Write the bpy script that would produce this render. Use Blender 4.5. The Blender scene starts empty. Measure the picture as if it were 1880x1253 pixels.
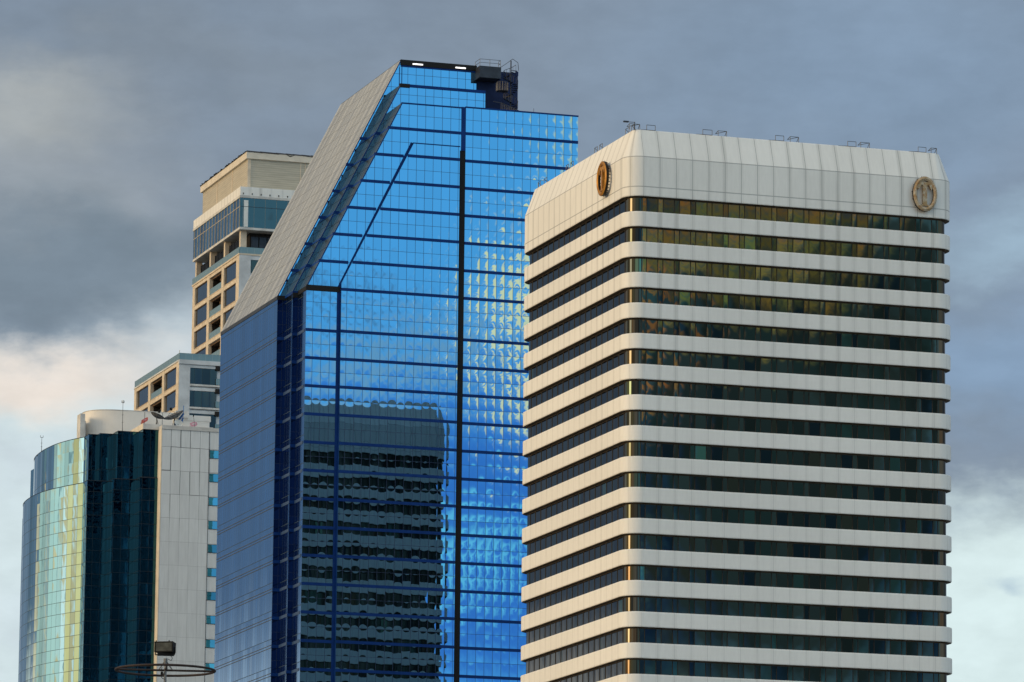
import bpy, math, random
from mathutils import Vector, Matrix
random.seed(7)
S = bpy.context.scene
COL = S.collection
R = math.radians
sin, cos, pi = math.sin, math.cos, math.pi

# ------------------------------------------------------------------ camera
PITCH, ROLL = R(10.07), R(0.56)
F = Vector((0, cos(PITCH), sin(PITCH)))
U0 = Vector((0, -sin(PITCH), cos(PITCH)))
R0 = Vector((1, 0, 0))
RR = R0 * cos(ROLL) + U0 * sin(ROLL)
UU = -R0 * sin(ROLL) + U0 * cos(ROLL)
cd = bpy.data.cameras.new('camera')
cam = bpy.data.objects.new('camera', cd)
COL.objects.link(cam)
cam.matrix_world = Matrix(((RR.x, UU.x, -F.x, 0), (RR.y, UU.y, -F.y, 0), (RR.z, UU.z, -F.z, 1.7), (0, 0, 0, 1)))
cd.sensor_width = 36
cd.lens = 9353.5 * 36 / 1880
cd.clip_start = 1
cd.clip_end = 60000
S.camera = cam
S.view_settings.view_transform = 'Standard'
S.view_settings.look = 'None'
S.view_settings.gamma = 1
S.view_settings.exposure = 0

# ------------------------------------------------------------------ node helper
def lin(c):
    return tuple(((x / 255) / 12.92 if x / 255 <= .04045 else ((x / 255 + .055) / 1.055) ** 2.4) for x in c)

class NT:
    def __init__(s, tree):
        s.t = tree; s.n = tree.nodes; s.l = tree.links
    def put(s, sock, v):
        if v is None: return
        if isinstance(v, bpy.types.NodeSocket): s.l.new(v, sock)
        elif isinstance(v, (tuple, list)):
            v = tuple(v)
            if sock.type == 'RGBA' and len(v) == 3: v = v + (1,)
            sock.default_value = v
        else: sock.default_value = v
    def m(s, op, a, b=None, c=None, clamp=False):
        n = s.n.new('ShaderNodeMath'); n.operation = op; n.use_clamp = clamp
        for i, v in enumerate((a, b, c)): s.put(n.inputs[i], v)
        return n.outputs[0]
    def v(s, op, a, b=None, sc=None):
        n = s.n.new('ShaderNodeVectorMath'); n.operation = op
        s.put(n.inputs[0], a)
        if b is not None: s.put(n.inputs[1], b)
        if sc is not None: s.put(n.inputs['Scale'], sc)
        return n.outputs['Value'] if op in ('LENGTH', 'DOT_PRODUCT', 'DISTANCE') else n.outputs[0]
    def xyz(s, x, y, z=0.):
        n = s.n.new('ShaderNodeCombineXYZ')
        for i, q in enumerate((x, y, z)): s.put(n.inputs[i], q)
        return n.outputs[0]
    def sep(s, v):
        n = s.n.new('ShaderNodeSeparateXYZ'); s.put(n.inputs[0], v); return n.outputs
    def noise(s, vec, scale, detail=4, rough=.55, dim='3D'):
        n = s.n.new('ShaderNodeTexNoise'); n.noise_dimensions = dim
        s.put(n.inputs['Vector'], vec); n.inputs['Scale'].default_value = scale
        n.inputs['Detail'].default_value = detail; n.inputs['Roughness'].default_value = rough
        return n.outputs
    def white(s, vec):
        n = s.n.new('ShaderNodeTexWhiteNoise'); n.noise_dimensions = '3D'; s.put(n.inputs['Vector'], vec); return n.outputs
    def mix(s, f, a, b, bt='MIX'):
        n = s.n.new('ShaderNodeMix'); n.data_type = 'RGBA'; n.blend_type = bt
        s.put(n.inputs[0], f); s.put(n.inputs[6], a); s.put(n.inputs[7], b)
        return n.outputs[2]
    def ramp(s, x, a, b, c=0., d=1., smooth=True):
        n = s.n.new('ShaderNodeMapRange'); n.interpolation_type = 'SMOOTHSTEP' if smooth else 'LINEAR'
        for i, q in enumerate((x, a, b, c, d)): s.put(n.inputs[i], q)
        return n.outputs[0]

# ------------------------------------------------------------------ world (sky + cloud deck by azimuth / elevation in degrees)
SUN_AZ, SUN_EL = -112, 13
w = bpy.data.worlds.new('World'); S.world = w; w.use_nodes = True
W_ = NT(w.node_tree); W_.n.clear()
tc = W_.n.new('ShaderNodeTexCoord')
d = W_.v('NORMALIZE', tc.outputs['Generated'])
x, y, z = W_.sep(d)[:3]
AZ = W_.m('MULTIPLY', W_.m('ARCTAN2', x, y), 180 / pi)
EL = W_.m('MULTIPLY', W_.m('ARCSINE', z), 180 / pi)
P = W_.xyz(AZ, EL, 0)
PS = W_.xyz(AZ, W_.m('MULTIPLY', EL, 1.9), 0)
# domain warps: broad and fine
nb = W_.noise(PS, .33, 3, .55)[1]
nf = W_.noise(PS, 1.3, 6, .6)[1]
wb = W_.v('SCALE', W_.v('SUBTRACT', nb, (.5, .5, .5)), sc=2.0)
wf = W_.v('SCALE', W_.v('SUBTRACT', nf, (.5, .5, .5)), sc=.75)
PW = W_.v('ADD', P, W_.v('ADD', wb, wf))
sky = W_.n.new('ShaderNodeTexSky'); sky.sky_type = 'NISHITA'; sky.sun_disc = False
sky.sun_elevation = R(SUN_EL); sky.sun_rotation = R(SUN_AZ); sky.altitude = 10
sky.air_density = 1.2; sky.dust_density = 2.0

front = W_.ramp(y, -.25, .55)
col = W_.mix(front, (.93, .98, .97), lin((133, 148, 168)))
high = W_.ramp(EL, 22, 60)
col = W_.mix(high, col, W_.mix(front, (.52, .58, .64), (.30, .34, .40)))
col = W_.mix(.12, col, W_.v('SCALE', sky.outputs[0], sc=.09))
gl = W_.noise(W_.v('SCALE', d, sc=1.), 3.2, 6, .6)[0]      # overall cloud mottling
col = W_.mix(1., col, W_.xyz(*[W_.ramp(gl, .3, .7, .72, 1.28)] * 3), 'MULTIPLY')

def blob(cx, cy, rx, ry, c, st=1., s0=.35, s1=1.25, warp=True, src=None):
    global col
    v = W_.v('SUBTRACT', (src or PW) if warp else P, (cx, cy, 0))
    v = W_.v('MULTIPLY', v, (1 / rx, 1 / ry, 0))
    m = W_.ramp(W_.v('LENGTH', v), s0, s1, st, 0.)
    col = W_.mix(m, col, c)
    return m
# ---- warm evening glow low in the west (left and behind the towers)
blob(-100, 6, 62, 20, (1.50, 1.14, .70), .8)
blob(-112, 9, 26, 12, (1.6, 1.0, .44), .8)
blob(176, 10, 14, 16, (.30, .33, .40), .9)
# ---- front-left sky the flank glass mirrors
blob(-33, 11, 26, 13, (.165, .245, .355), 1.)
blob(-36, 5.2, 14, 1.6, (1.0, 1.0, .95), .85)
blob(-24, 24, 22, 9, (.62, .60, .54), .95)
blob(-62, 9, 12, 10, (.95, 1.15, 1.05), .95)
blob(-72, 8, 9, 9, (1.45, 1.5, 1.45), .95)
n1_ = W_.noise(W_.xyz(W_.m('MULTIPLY', AZ, 1.), W_.m('MULTIPLY', EL, .35), 0.), .42, 3, .5)[0]
bd = W_.m('MULTIPLY', W_.m('MULTIPLY', W_.ramp(AZ, -88, -78), W_.ramp(AZ, -48, -38, 1., 0.)), W_.ramp(EL, 18, 26, 1., 0.))
col = W_.mix(W_.m('MULTIPLY', bd, W_.ramp(n1_, .52, .60)), col, (1.25, .90, .52))
col = W_.mix(W_.m('MULTIPLY', bd, W_.ramp(n1_, .36, .44, .8, 0.)), col, (.28, .42, .46))
blob(-82, 8, 5, 12, (1.6, 1.15, .45), .6)
# ---- opening of blue sky behind the camera on the right, with lit clouds
BL = (.40, 1.03, 1.48)
blob(146, 12, 26, 13, BL, 1., .5, 1.2)
blob(146, 7.7, 12, 2.3, (.16, .45, 1.10), .9)
src2 = W_.v('ADD', P, W_.v('ADD', W_.v('SCALE', W_.v('SUBTRACT', nb, (.5, .5, .5)), sc=1.2), W_.v('SCALE', wf, sc=.6)))
cn = W_.noise(PS, .95, 5, .58)[0]
cm = W_.ramp(cn, .40, .58)
cw = W_.ramp(W_.noise(PS, 1.25, 6, .56)[0], .46, .54)
def cloud(cx, cy, rx, ry, c, st=1., s0=.3, s1=1.2, mask=None):
    global col
    v = W_.v('SUBTRACT', src2, (cx, cy, 0)); v = W_.v('MULTIPLY', v, (1 / rx, 1 / ry, 0))
    m = W_.ramp(W_.v('LENGTH', v), s0, s1, st, 0.)
    col = W_.mix(W_.m('MULTIPLY', m, mask or cm), col, c)
cloud(143.2, 10.2, 1.40, 1.45, (3.5, 1.98, .88), 1., .5, 1.1, cw)
cloud(145.4, 9.75, 1.7, .62, (.85, 1.0, 1.05), .8)
cloud(146.1, 10.5, 1.2, .35, (.34, .62, .85), .8)
cloud(144.4, 7.6, 2.0, .75, (.60, 1.45, 1.55), .95)
cloud(143.0, 12.6, .5, .45, (3.0, 1.9, .9), .6, .3, 1.2, cw)
blob(140.7, 8.6, 2.0, 3.2, (.20, .41, .50), .95, .65, 1.1, src=src2)
cg = W_.noise(PS, 1.7, 6, .6)[0]
gm = W_.ramp(cg, .34, .62, .38, 1.)
gold = W_.mix(W_.ramp(EL, 11.2, 12.2), (1.75, 1.75, .62), (2.35, 1.60, .72))
cloud(141.35, 12.25, 2.15, 2.2, gold, 1., .62, .98, gm)
blob(139.2, 10.6, 1.1, 1.6, (.16, .30, .34), .8, .4, 1.2, src=src2)
# ---- the cloud deck in front
C = lin
blob(0, 10, 24, 14, C((131, 147, 165)), .9, .3, 1.2)
blob(4.5, 13.2, 3.6, 2.0, C((132, 155, 180)), .8, .1, 1.4)
blob(-5.6, 12.5, 1.6, .6, C((176, 180, 178)), .8, 0., 1.5)
blob(-5.4, 11.5, 2.4, 1.1, C((160, 168, 174)), .8, .0, 1.5)
blob(-4.0, 13.1, 2.4, .5, C((128, 140, 152)), .6, .0, 1.5)
blob(-2.8, 11.9, 2.0, .8, C((130, 145, 162)), .7, .0, 1.5)
blob(-4.9, 10.7, 3.0, .8, C((119, 135, 149)), .9, .1, 1.5)
blob(-5.8, 6.9, 5.2, 3.15, C((210, 226, 230)), 1., .74, 1.10)
blob(-3.5, 9.75, 1.6, .95, C((202, 216, 223)), .85, .0, 1.25)
blob(-5.5, 9.55, 1.8, .55, C((236, 226, 216)), .95, .1, 1.3)
blob(-5.4, 8.6, 1.3, .35, C((198, 211, 220)), .6, .0, 1.4)
blob(-4.9, 7.0, 1.2, .3, C((200, 214, 222)), .7, .0, 1.4)
blob(5.9, 11.1, 1.6, .5, C((166, 194, 214)), .7, .0, 1.4)
blob(5.2, 9.8, 2.6, .75, C((136, 162, 190)), .9, .1, 1.5)
blob(6.2, 6.4, 3.6, 2.2, C((216, 235, 236)), 1., .70, 1.12)
blob(5.7, 7.35, .35, .22, C((184, 206, 218)), .8, .0, 1.3)
tx_ = W_.noise(PS, .55, 7, .58)[0]
tm = W_.m('MULTIPLY', W_.ramp(tx_, .3, .7, .95, 1.05), W_.ramp(W_.noise(PS, 1.9, 6, .55)[0], .3, .7, .97, 1.03))
col = W_.mix(W_.m('MULTIPLY', W_.ramp(y, .6, .9), 1.), col, W_.mix(1., col, W_.xyz(tm, tm, tm), 'MULTIPLY'))
bg = W_.n.new('ShaderNodeBackground'); bg.inputs['Strength'].default_value = .1
W_.l.new(W_.v('SCALE', col, sc=10.), bg.inputs[0])
wo = W_.n.new('ShaderNodeOutputWorld'); W_.l.new(bg.outputs[0], wo.inputs[0])

sl = bpy.data.lights.new('sun', 'SUN'); sun = bpy.data.objects.new('sun', sl); COL.objects.link(sun)
sl.energy = 1.6; sl.angle = R(20); sl.color = (1., .74, .42)
sd = Vector((sin(R(SUN_AZ)) * cos(R(SUN_EL)), cos(R(SUN_AZ)) * cos(R(SUN_EL)), sin(R(SUN_EL))))
sun.rotation_euler = sd.to_track_quat('Z', 'Y').to_euler()
sun.location = (-300, 300, 300)

# ------------------------------------------------------------------ materials
def new(name):
    m = bpy.data.materials.new(name); m.use_nodes = True
    nt = NT(m.node_tree)
    return m, nt, nt.n['Principled BSDF']

def uvxy(nt):
    n = nt.n.new('ShaderNodeUVMap'); return nt.sep(n.outputs[0])

def plain(name, c, rough=.7, metal=0., var=.12, scale=.6, spec=.4):
    m, nt, b = new(name)
    tcn = nt.n.new('ShaderNodeTexCoord')
    f = nt.noise(tcn.outputs['Object'], scale, 5, .6)[0]
    k = nt.ramp(f, .3, .7, 1 - var, 1 + var)
    nt.put(b.inputs['Base Color'], nt.mix(1., c, nt.xyz(k, k, k), 'MULTIPLY'))
    b.inputs['Roughness'].default_value = rough; b.inputs['Metallic'].default_value = metal
    b.inputs['Specular IOR Level'].default_value = spec
    return m

def glass(name, tint, mu=1.24, mz=1.983, ou=0., oz=0., lw=.055, lh=.05, pil=(.011, .0052), tilt=(.0013, .0019),
          colt=0., warp=.0016, rough=.012, line=(.004, .02, .07), vary=.035, split=None, zmax=None, objrand=False, metal=1.,
          colvary=0., tints=None, odd=0., spec=None):
    m, nt, b = new(name)
    u, v = uvxy(nt)[:2]
    cu = nt.m('DIVIDE', nt.m('SUBTRACT', u, ou), mu)
    cv = nt.m('DIVIDE', nt.m('SUBTRACT', v, oz), mz)
    iu, fu = nt.m('FLOOR', cu), nt.m('FRACT', cu)
    iv, fv = nt.m('FLOOR', cv), nt.m('FRACT', cv)
    if split:
        sec = nt.m('GREATER_THAN', fu, split)
        iu = nt.m('ADD', nt.m('MULTIPLY', iu, 2.), sec)
        fa = nt.m('DIVIDE', fu, split); fb = nt.m('DIVIDE', nt.m('SUBTRACT', fu, split), 1 - split)
        fp = nt.m('ADD', nt.m('MULTIPLY', fa, nt.m('SUBTRACT', 1., sec)), nt.m('MULTIPLY', fb, sec))
    else: fp = fu
    seed = 0.
    if objrand:
        oi = nt.n.new('ShaderNodeObjectInfo'); seed = nt.m('MULTIPLY', oi.outputs['Random'], 37.)
        iv = nt.m('ADD', iv, nt.m('FLOOR', nt.m('MULTIPLY', seed, 10.)))
    rv, rc = nt.white(nt.xyz(iu, iv, 3.))
    rs = nt.sep(rc)
    cc = nt.white(nt.xyz(iu, 11., 5.)); cs = nt.sep(cc[1])
    # pane bulge + tilt + roller waves in the glass
    wv = nt.noise(nt.xyz(u, v, nt.m('MULTIPLY', rv, 9.)), 1.1, 2, .5)[1]; ws = nt.sep(wv)
    cx_ = nt.m('SUBTRACT', nt.m('MULTIPLY', fp, 2.), 1.); cz_ = nt.m('SUBTRACT', nt.m('MULTIPLY', fv, 2.), 1.)
    bx_ = nt.m('SUBTRACT', 1., nt.m('MULTIPLY', cx_, cx_)); bz_ = nt.m('SUBTRACT', 1., nt.m('MULTIPLY', nt.m('MULTIPLY', cz_, cz_), .7))
    px_ = nt.m('MULTIPLY', nt.m('MULTIPLY', cx_, bz_), nt.m('MULTIPLY', nt.m('ADD', .6, nt.m('MULTIPLY', rs[2], .8)), pil[0] * .5))
    pz_ = nt.m('MULTIPLY', nt.m('MULTIPLY', cz_, bx_), nt.m('MULTIPLY', nt.m('ADD', .25, nt.m('MULTIPLY', rs[0], 1.5)), pil[1]))
    tx = nt.m('ADD', px_, nt.m('ADD', nt.m('MULTIPLY', nt.m('SUBTRACT', rs[0], .5), 2 * tilt[0]), nt.m('MULTIPLY', nt.m('SUBTRACT', ws[0], .5), 2 * warp)))
    if odd: tx = nt.m('ADD', tx, nt.m('MULTIPLY', nt.m('GREATER_THAN', rv, .988), odd))
    if colt: tx = nt.m('ADD', tx, nt.m('MULTIPLY', nt.m('SUBTRACT', cs[0], .5), 2 * colt))
    tz = nt.m('ADD', pz_, nt.m('ADD', nt.m('MULTIPLY', nt.m('SUBTRACT', rs[1], .5), 2 * tilt[1]), nt.m('MULTIPLY', nt.m('SUBTRACT', ws[1], .5), 2 * warp)))
    g = nt.n.new('ShaderNodeNewGeometry'); Nn = g.outputs['Normal']
    T = nt.v('NORMALIZE', nt.v('CROSS_PRODUCT', (0, 0, 1), Nn)); B = nt.v('CROSS_PRODUCT', Nn, T)
    N2 = nt.v('NORMALIZE', nt.v('ADD', Nn, nt.v('ADD', nt.v('SCALE', T, sc=tx), nt.v('SCALE', B, sc=tz))))
    nt.put(b.inputs['Normal'], N2)
    k = nt.m('ADD', 1 - vary, nt.m('MULTIPLY', rv, 2 * vary))
    if colvary: k = nt.m('MULTIPLY', k, nt.m('ADD', 1 - colvary, nt.m('MULTIPLY', cs[1], 2 * colvary)))
    c = nt.mix(1., tint, nt.xyz(k, k, k), 'MULTIPLY')
    if tints:
        for (thr, tc2) in tints:
            c = nt.mix(nt.m('GREATER_THAN', nt.m('FRACT', nt.m('MULTIPLY', rv, 7.31)), thr), c, tc2)
    if spec is not None: b.inputs['Specular IOR Level'].default_value = spec
    # joints
    e = lambda f, w_, mod: nt.m('LESS_THAN', nt.m('MINIMUM', f, nt.m('SUBTRACT', 1., f)), w_ / 2 / mod)
    L = e(fu, lw, mu)
    if split: L = nt.m('MAXIMUM', L, nt.m('LESS_THAN', nt.m('ABSOLUTE', nt.m('SUBTRACT', fu, split)), lw / 2 / mu))
    H = e(fv, lh, mz)
    if zmax: H = nt.m('MULTIPLY', H, nt.m('LESS_THAN', v, zmax))
    L = nt.m('MAXIMUM', L, H)
    nt.put(b.inputs['Base Color'], nt.mix(L, c, line))
    nt.put(b.inputs['Metallic'], nt.m('MULTIPLY', nt.m('SUBTRACT', 1., L), metal))
    nt.put(b.inputs['Roughness'], nt.m('ADD', rough, nt.m('MULTIPLY', L, .5)))
    return m

def cladding(name, c, mu=2., hz=(), stain=.25, lw=.045, soft=.5, seam=.55, mz=None, oz=0., spots=.06):
    m, nt, b = new(name)
    u, v = uvxy(nt)[:2]
    cu = nt.m('DIVIDE', u, mu); fu = nt.m('FRACT', cu)
    du = nt.m('MULTIPLY', nt.m('MINIMUM', fu, nt.m('SUBTRACT', 1., fu)), mu)
    n1 = nt.noise(nt.xyz(nt.m('MULTIPLY', u, 1.), nt.m('MULTIPLY', v, .10), 1.), .5, 3, .6)[0]
    n2 = nt.noise(nt.xyz(nt.m('MULTIPLY', u, 2.2), nt.m('MULTIPLY', v, .45), 0.), 1.2, 5, .65)[0]
    g = nt.n.new('ShaderNodeNewGeometry')
    n3 = nt.noise(g.outputs['Position'], .06, 3, .5)[0]
    softm = nt.m('MULTIPLY', nt.ramp(du, soft * .45, soft * .75, 1., 0.), nt.ramp(n1, .42, .66, .25, 1.))
    hz_ = nt.ramp(nt.sep(g.outputs['Position'])[2], 88, 122, .30, 1.)
    k = nt.m('SUBTRACT', 1., nt.m('MULTIPLY', nt.m('MULTIPLY', softm, hz_), stain))
    k = nt.m('MULTIPLY', k, nt.ramp(n2, .25, .75, 1 - spots, 1 + spots))
    k = nt.m('MULTIPLY', k, nt.ramp(n3, .3, .7, .96, 1.04))
    L = nt.m('LESS_THAN', du, lw / 2)
    for h in hz: L = nt.m('MAXIMUM', L, nt.m('LESS_THAN', nt.m('ABSOLUTE', nt.m('SUBTRACT', v, h)), lw * .8))
    if mz:
        fv = nt.m('FRACT', nt.m('DIVIDE', nt.m('SUBTRACT', v, oz), mz))
        L = nt.m('MAXIMUM', L, nt.m('LESS_THAN', nt.m('MINIMUM', fv, nt.m('SUBTRACT', 1., fv)), lw / 2 / mz))
    cc = nt.mix(1., c, nt.xyz(k, k, nt.m('MULTIPLY', k, nt.m('ADD', .97, nt.m('MULTIPLY', k, .03)))), 'MULTIPLY')
    cc = nt.mix(nt.m('MULTIPLY', L, seam), cc, (.16, .17, .17))
    nt.put(b.inputs['Base Color'], cc)
    b.inputs['Roughness'].default_value = .55; b.inputs['Specular IOR Level'].default_value = .35
    return m

TB = (.14, .31, .47)
M = {}
M['blue_front'] = glass('blue_mirror_glass', TB, ou=1.0, oz=.47, odd=.011)
M['blue_inner'] = glass('blue_mirror_glass_bay', TB, ou=.79, oz=.47, odd=.011)
M['blue_right'] = glass('blue_mirror_glass_wing', TB, ou=.59, oz=.47, pil=(.014, .006))
M['blue_side'] = glass('blue_flank_glass', (.10, .27, .47), mu=1.24, mz=3.967, ou=0, oz=1.44, lh=.09, lw=.05, pil=(.004, .002), tilt=(.004, .007),
                       colvary=.10, vary=.05, rough=.12, line=(.006, .03, .06))
M['navy_glass'] = glass('navy_spandrel_glass', (.012, .030, .095), mu=1.09, mz=1.983, oz=.47, line=(.003, .01, .04), rough=.05, vary=.2)
M['dark_slope'] = glass('dark_sloping_glass', (.026, .046, .062), mu=1.35, mz=1.983, oz=.47, lw=.09, lh=.09, pil=(.004, .002), tilt=(.004, .003), vary=.25, rough=.35, line=(.008, .010, .012), metal=0., spec=.12)
M['slope'] = glass('sloping_ribbed_panels', (.44, .43, .39), mu=.62, mz=1.983, oz=.556, lw=.07, lh=.06, pil=(.03, .0), tilt=(.02, .004), colt=.03,
                   colvary=.34, vary=.05, rough=.28, line=(.10, .10, .09), metal=.55)
M['navy'] = plain('navy_painted_metal', (.004, .034, .17), .5, 0, .12, 1., .1)
M['navy_wall'] = plain('navy_machine_room_wall', (.020, .034, .095), .7, 0, .2, .3, .1)
M['steel_dark'] = plain('dark_grey_painted_steel', (.030, .036, .05), .5, .3, .25, 1.)
M['fin'] = plain('slate_blue_fin', (.028, .065, .15), .5)
M['black'] = plain('black_recess_louvres', (.004, .005, .006), .8, 0, .1)
M['tan'] = plain('tan_sealant_trim', (.055, .065, .075), .7)
M['white_band'] = cladding('white_panel_cladding', (.79, .78, .735), stain=.20, spots=.035, seam=.35)
M['white_crown'] = cladding('white_crown_cladding', (.79, .78, .735), hz=(121.74, 125.27), stain=.17, lw=.07, spots=.035, seam=.6)
M['bronze'] = plain('bronze_window_head', (.10, .07, .04), .5, .3)
M['mull'] = plain('black_bronze_mullion', (.012, .010, .008), .4, .5)
M['hotel_glass'] = glass('bronze_window_glass', (.047, .043, .034), mu=2., mz=1.77, split=.31, lw=.01, lh=.01, pil=(.010, .006), tilt=(.004, .003),
                         warp=.0025, vary=.45, objrand=True, line=(.004, .004, .004), tints=[(.50, (.038, .042, .033)), (.74, (.056, .040, .026)), (.82, (.018, .022, .024)), (.95, (.044, .060, .046)), (.992, (.10, .15, .10))])
M['brass'] = None
M['teal_up'] = glass('teal_mirror_glass', (.31, .46, .47), mu=1.3, mz=1.935, oz=.35, zmax=127.7, lw=.05, lh=.07, pil=(.012, .006), tilt=(.006, .003),
                     colt=.095, colvary=.28, line=(.01, .03, .035))
M['teal_low'] = glass('teal_mirror_glass_lower', (.31, .46, .47), mu=1.3, mz=1.935, oz=.35, zmax=121.9, lw=.05, lh=.07, pil=(.012, .006), tilt=(.006, .003),
                      colt=.095, colvary=.28, line=(.01, .03, .035))
M['teal_bright_reflect'] = glass('teal_glass_bright_reflection', (.11, .30, .34), mu=1.3, mz=1.935, oz=.35, zmax=127.7, lw=.05, lh=.07, pil=(.02, .01), tilt=(.01, .006),
                       colt=.02, colvary=.2, line=(.003, .008, .012))  # left-facing copy of the saw-tooth glass, brighter reflection put into the tint
M['teal_dark_reflect'] = glass('teal_glass_dark_reflection', (.032, .105, .135), mu=1.3, mz=1.935, oz=.35, zmax=127.7, lw=.05, lh=.07, pil=(.02, .01), tilt=(.01, .006),
                       colt=.01, colvary=.3, line=(.002, .005, .008))  # same glass facing right, its dark reflection put into the tint
M['teal_win'] = glass('turquoise_window_glass', (.18, .39, .33), mu=50, mz=50, lw=.001, lh=.001, pil=(0, 0), tilt=(0, 0), objrand=True, vary=.35)
M['grey_wall'] = None
M['concrete'] = plain('weathered_concrete', (.58, .57, .54), .8, 0, .18, .5)
M['cream'] = plain('cream_render_sunlit_tone', (.66, .60, .50), .8, 0, .10, .4)  # cream render, also the warm sunlit tone laid on left-facing sides
M['drum'] = plain('pale_beige_render', (.76, .73, .68), .8, 0, .06, .25)
M['apt_frame'] = plain('cream_concrete_frame', (.62, .53, .41), .8, 0, .14, .8)
M['apt_wall'] = plain('grey_stained_concrete', (.56, .58, .59), .8, 0, .15, .4)
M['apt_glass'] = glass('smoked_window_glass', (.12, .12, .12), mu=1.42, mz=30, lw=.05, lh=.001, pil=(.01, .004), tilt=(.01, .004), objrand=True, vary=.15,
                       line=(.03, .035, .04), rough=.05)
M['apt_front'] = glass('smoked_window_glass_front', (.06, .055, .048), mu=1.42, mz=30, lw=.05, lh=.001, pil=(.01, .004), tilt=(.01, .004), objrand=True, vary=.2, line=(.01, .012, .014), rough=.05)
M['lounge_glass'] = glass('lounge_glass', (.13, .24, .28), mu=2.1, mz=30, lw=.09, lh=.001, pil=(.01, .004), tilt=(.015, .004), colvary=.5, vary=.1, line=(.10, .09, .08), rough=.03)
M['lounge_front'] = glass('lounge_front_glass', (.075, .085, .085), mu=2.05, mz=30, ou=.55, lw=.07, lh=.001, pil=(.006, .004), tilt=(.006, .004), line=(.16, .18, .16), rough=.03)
M['rail_glass'] = glass('pale_green_balustrade_glass', (.16, .25, .27), mu=1.2, mz=30, lw=.04, lh=.001, pil=(.004, .002), tilt=(.01, .004), line=(.3, .35, .33), rough=.15, metal=0.)
M['corr'] = None
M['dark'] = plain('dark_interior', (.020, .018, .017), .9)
M['brownsoffit'] = plain('brown_stained_soffit', (.13, .08, .045), .8, 0, .4, 1.5)
M['grey_rail'] = plain('grey_galvanised_steel', (.10, .105, .115), .5, .6)
M['tarp'] = plain('torn_black_roof_felt', (.035, .035, .038), .8)
M['mesh_dish'] = plain('dark_mesh_aluminium', (.16, .165, .17), .6, .2, .3, 4)
M['blue_paint'] = plain('blue_painted_steel', (.04, .16, .42), .5)
M['white_paint'] = plain('white_paint', (.72, .72, .68), .5)
M['red_logo'] = plain('faded_red_paint', (.55, .12, .09), .6)
M['pink_logo'] = plain('pink_paint', (.62, .30, .36), .6)
M['pole'] = plain('galvanised_pole', (.16, .165, .17), .55, .5, .2, 3)
M['ring'] = plain('rusty_brown_steel', (.030, .018, .015), .6, .2, .3, 2)
M['lamp_black'] = plain('black_lamp_housing', (.005, .005, .005), .6, 0, .1, 1, .15)
M['roof'] = plain('roof_membrane', (.25, .25, .24), .9)
M['ground'] = plain('city_ground', (.12, .12, .115), .9, 0, .3, .01)

# weathered brass with pale and rusty patches
m, nt, b = new('weathered_gilt_metal')
tcn = nt.n.new('ShaderNodeTexCoord')
f1 = nt.noise(tcn.outputs['Object'], 1.7, 6, .65)[0]; f2 = nt.noise(tcn.outputs['Object'], 5.5, 4, .6)[0]
c = nt.mix(nt.ramp(f1, .40, .60), (.34, .21, .085), (.50, .43, .31))
c = nt.mix(nt.ramp(f2, .52, .62, 0., .7), c, (.26, .10, .03))
nt.put(b.inputs['Base Color'], c); b.inputs['Metallic'].default_value = .25; b.inputs['Roughness'].default_value = .5
M['brass'] = m
m, nt, b = new('sunset_lit_gilt_metal')  # gilt of the left emblem with warm sunset light put into its colour
f1 = nt.noise(nt.n.new('ShaderNodeTexCoord').outputs['Object'], 1.5, 5, .6)[0]
nt.put(b.inputs['Base Color'], nt.mix(nt.ramp(f1, .35, .65), (.33, .135, .010), (.45, .205, .02)))
b.inputs['Metallic'].default_value = .3; b.inputs['Roughness'].default_value = .45
M['gilt_sunlit'] = m
# big white panels of the service tower: irregular opened joints
m, nt, b = new('aged_white_panels')
u, v = uvxy(nt)[:2]
wob = nt.noise(nt.xyz(u, nt.m('MULTIPLY', v, .5), 0.), .35, 3, .5)[1]; ws = nt.sep(wob)
uw = nt.m('ADD', u, nt.m('MULTIPLY', nt.m('SUBTRACT', ws[0], .5), .22)); vw = nt.m('ADD', v, nt.m('MULTIPLY', nt.m('SUBTRACT', ws[1], .5), .2))
cu = nt.m('DIVIDE', nt.m('SUBTRACT', uw, .0), 1.62); cv = nt.m('DIVIDE', nt.m('SUBTRACT', vw, 129.02 - 3.87 * 40), 3.87)
fu, fv = nt.m('FRACT', cu), nt.m('FRACT', cv)
du = nt.m('MULTIPLY', nt.m('MINIMUM', fu, nt.m('SUBTRACT', 1., fu)), 1.62); dv = nt.m('MULTIPLY', nt.m('MINIMUM', fv, nt.m('SUBTRACT', 1., fv)), 3.87)
ru = nt.white(nt.xyz(nt.m('ROUND', cu), nt.m('FLOOR', nt.m('MULTIPLY', cv, 1.)), 1.))[0]
rz = nt.white(nt.xyz(nt.m('FLOOR', cu), nt.m('ROUND', cv), 8.))[0]
hgt = nt.ramp(v, 112, 127, .0, 1.)
wu = nt.m('ADD', .02, nt.m('MULTIPLY', nt.m('MULTIPLY', nt.m('POWER', ru, 2.), hgt), .075))
wz = nt.m('ADD', .018, nt.m('MULTIPLY', nt.m('MULTIPLY', nt.m('POWER', rz, 2.), hgt), .06))
Lu = nt.m('LESS_THAN', du, wu); Lz = nt.m('LESS_THAN', dv, wz)
L = nt.m('MAXIMUM', Lu, Lz)
pr = nt.white(nt.xyz(nt.m('FLOOR', cu), nt.m('FLOOR', cv), 4.))[0]
k = nt.m('ADD', .96, nt.m('MULTIPLY', pr, .07))
st = nt.noise(nt.xyz(nt.m('MULTIPLY', u, 1.8), nt.m('MULTIPLY', v, .2), 0.), 1., 4, .6)[0]
k = nt.m('MULTIPLY', k, nt.ramp(st, .3, .7, .93, 1.04))
c = nt.mix(1., (.72, .74, .735), nt.xyz(k, k, k), 'MULTIPLY')
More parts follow.
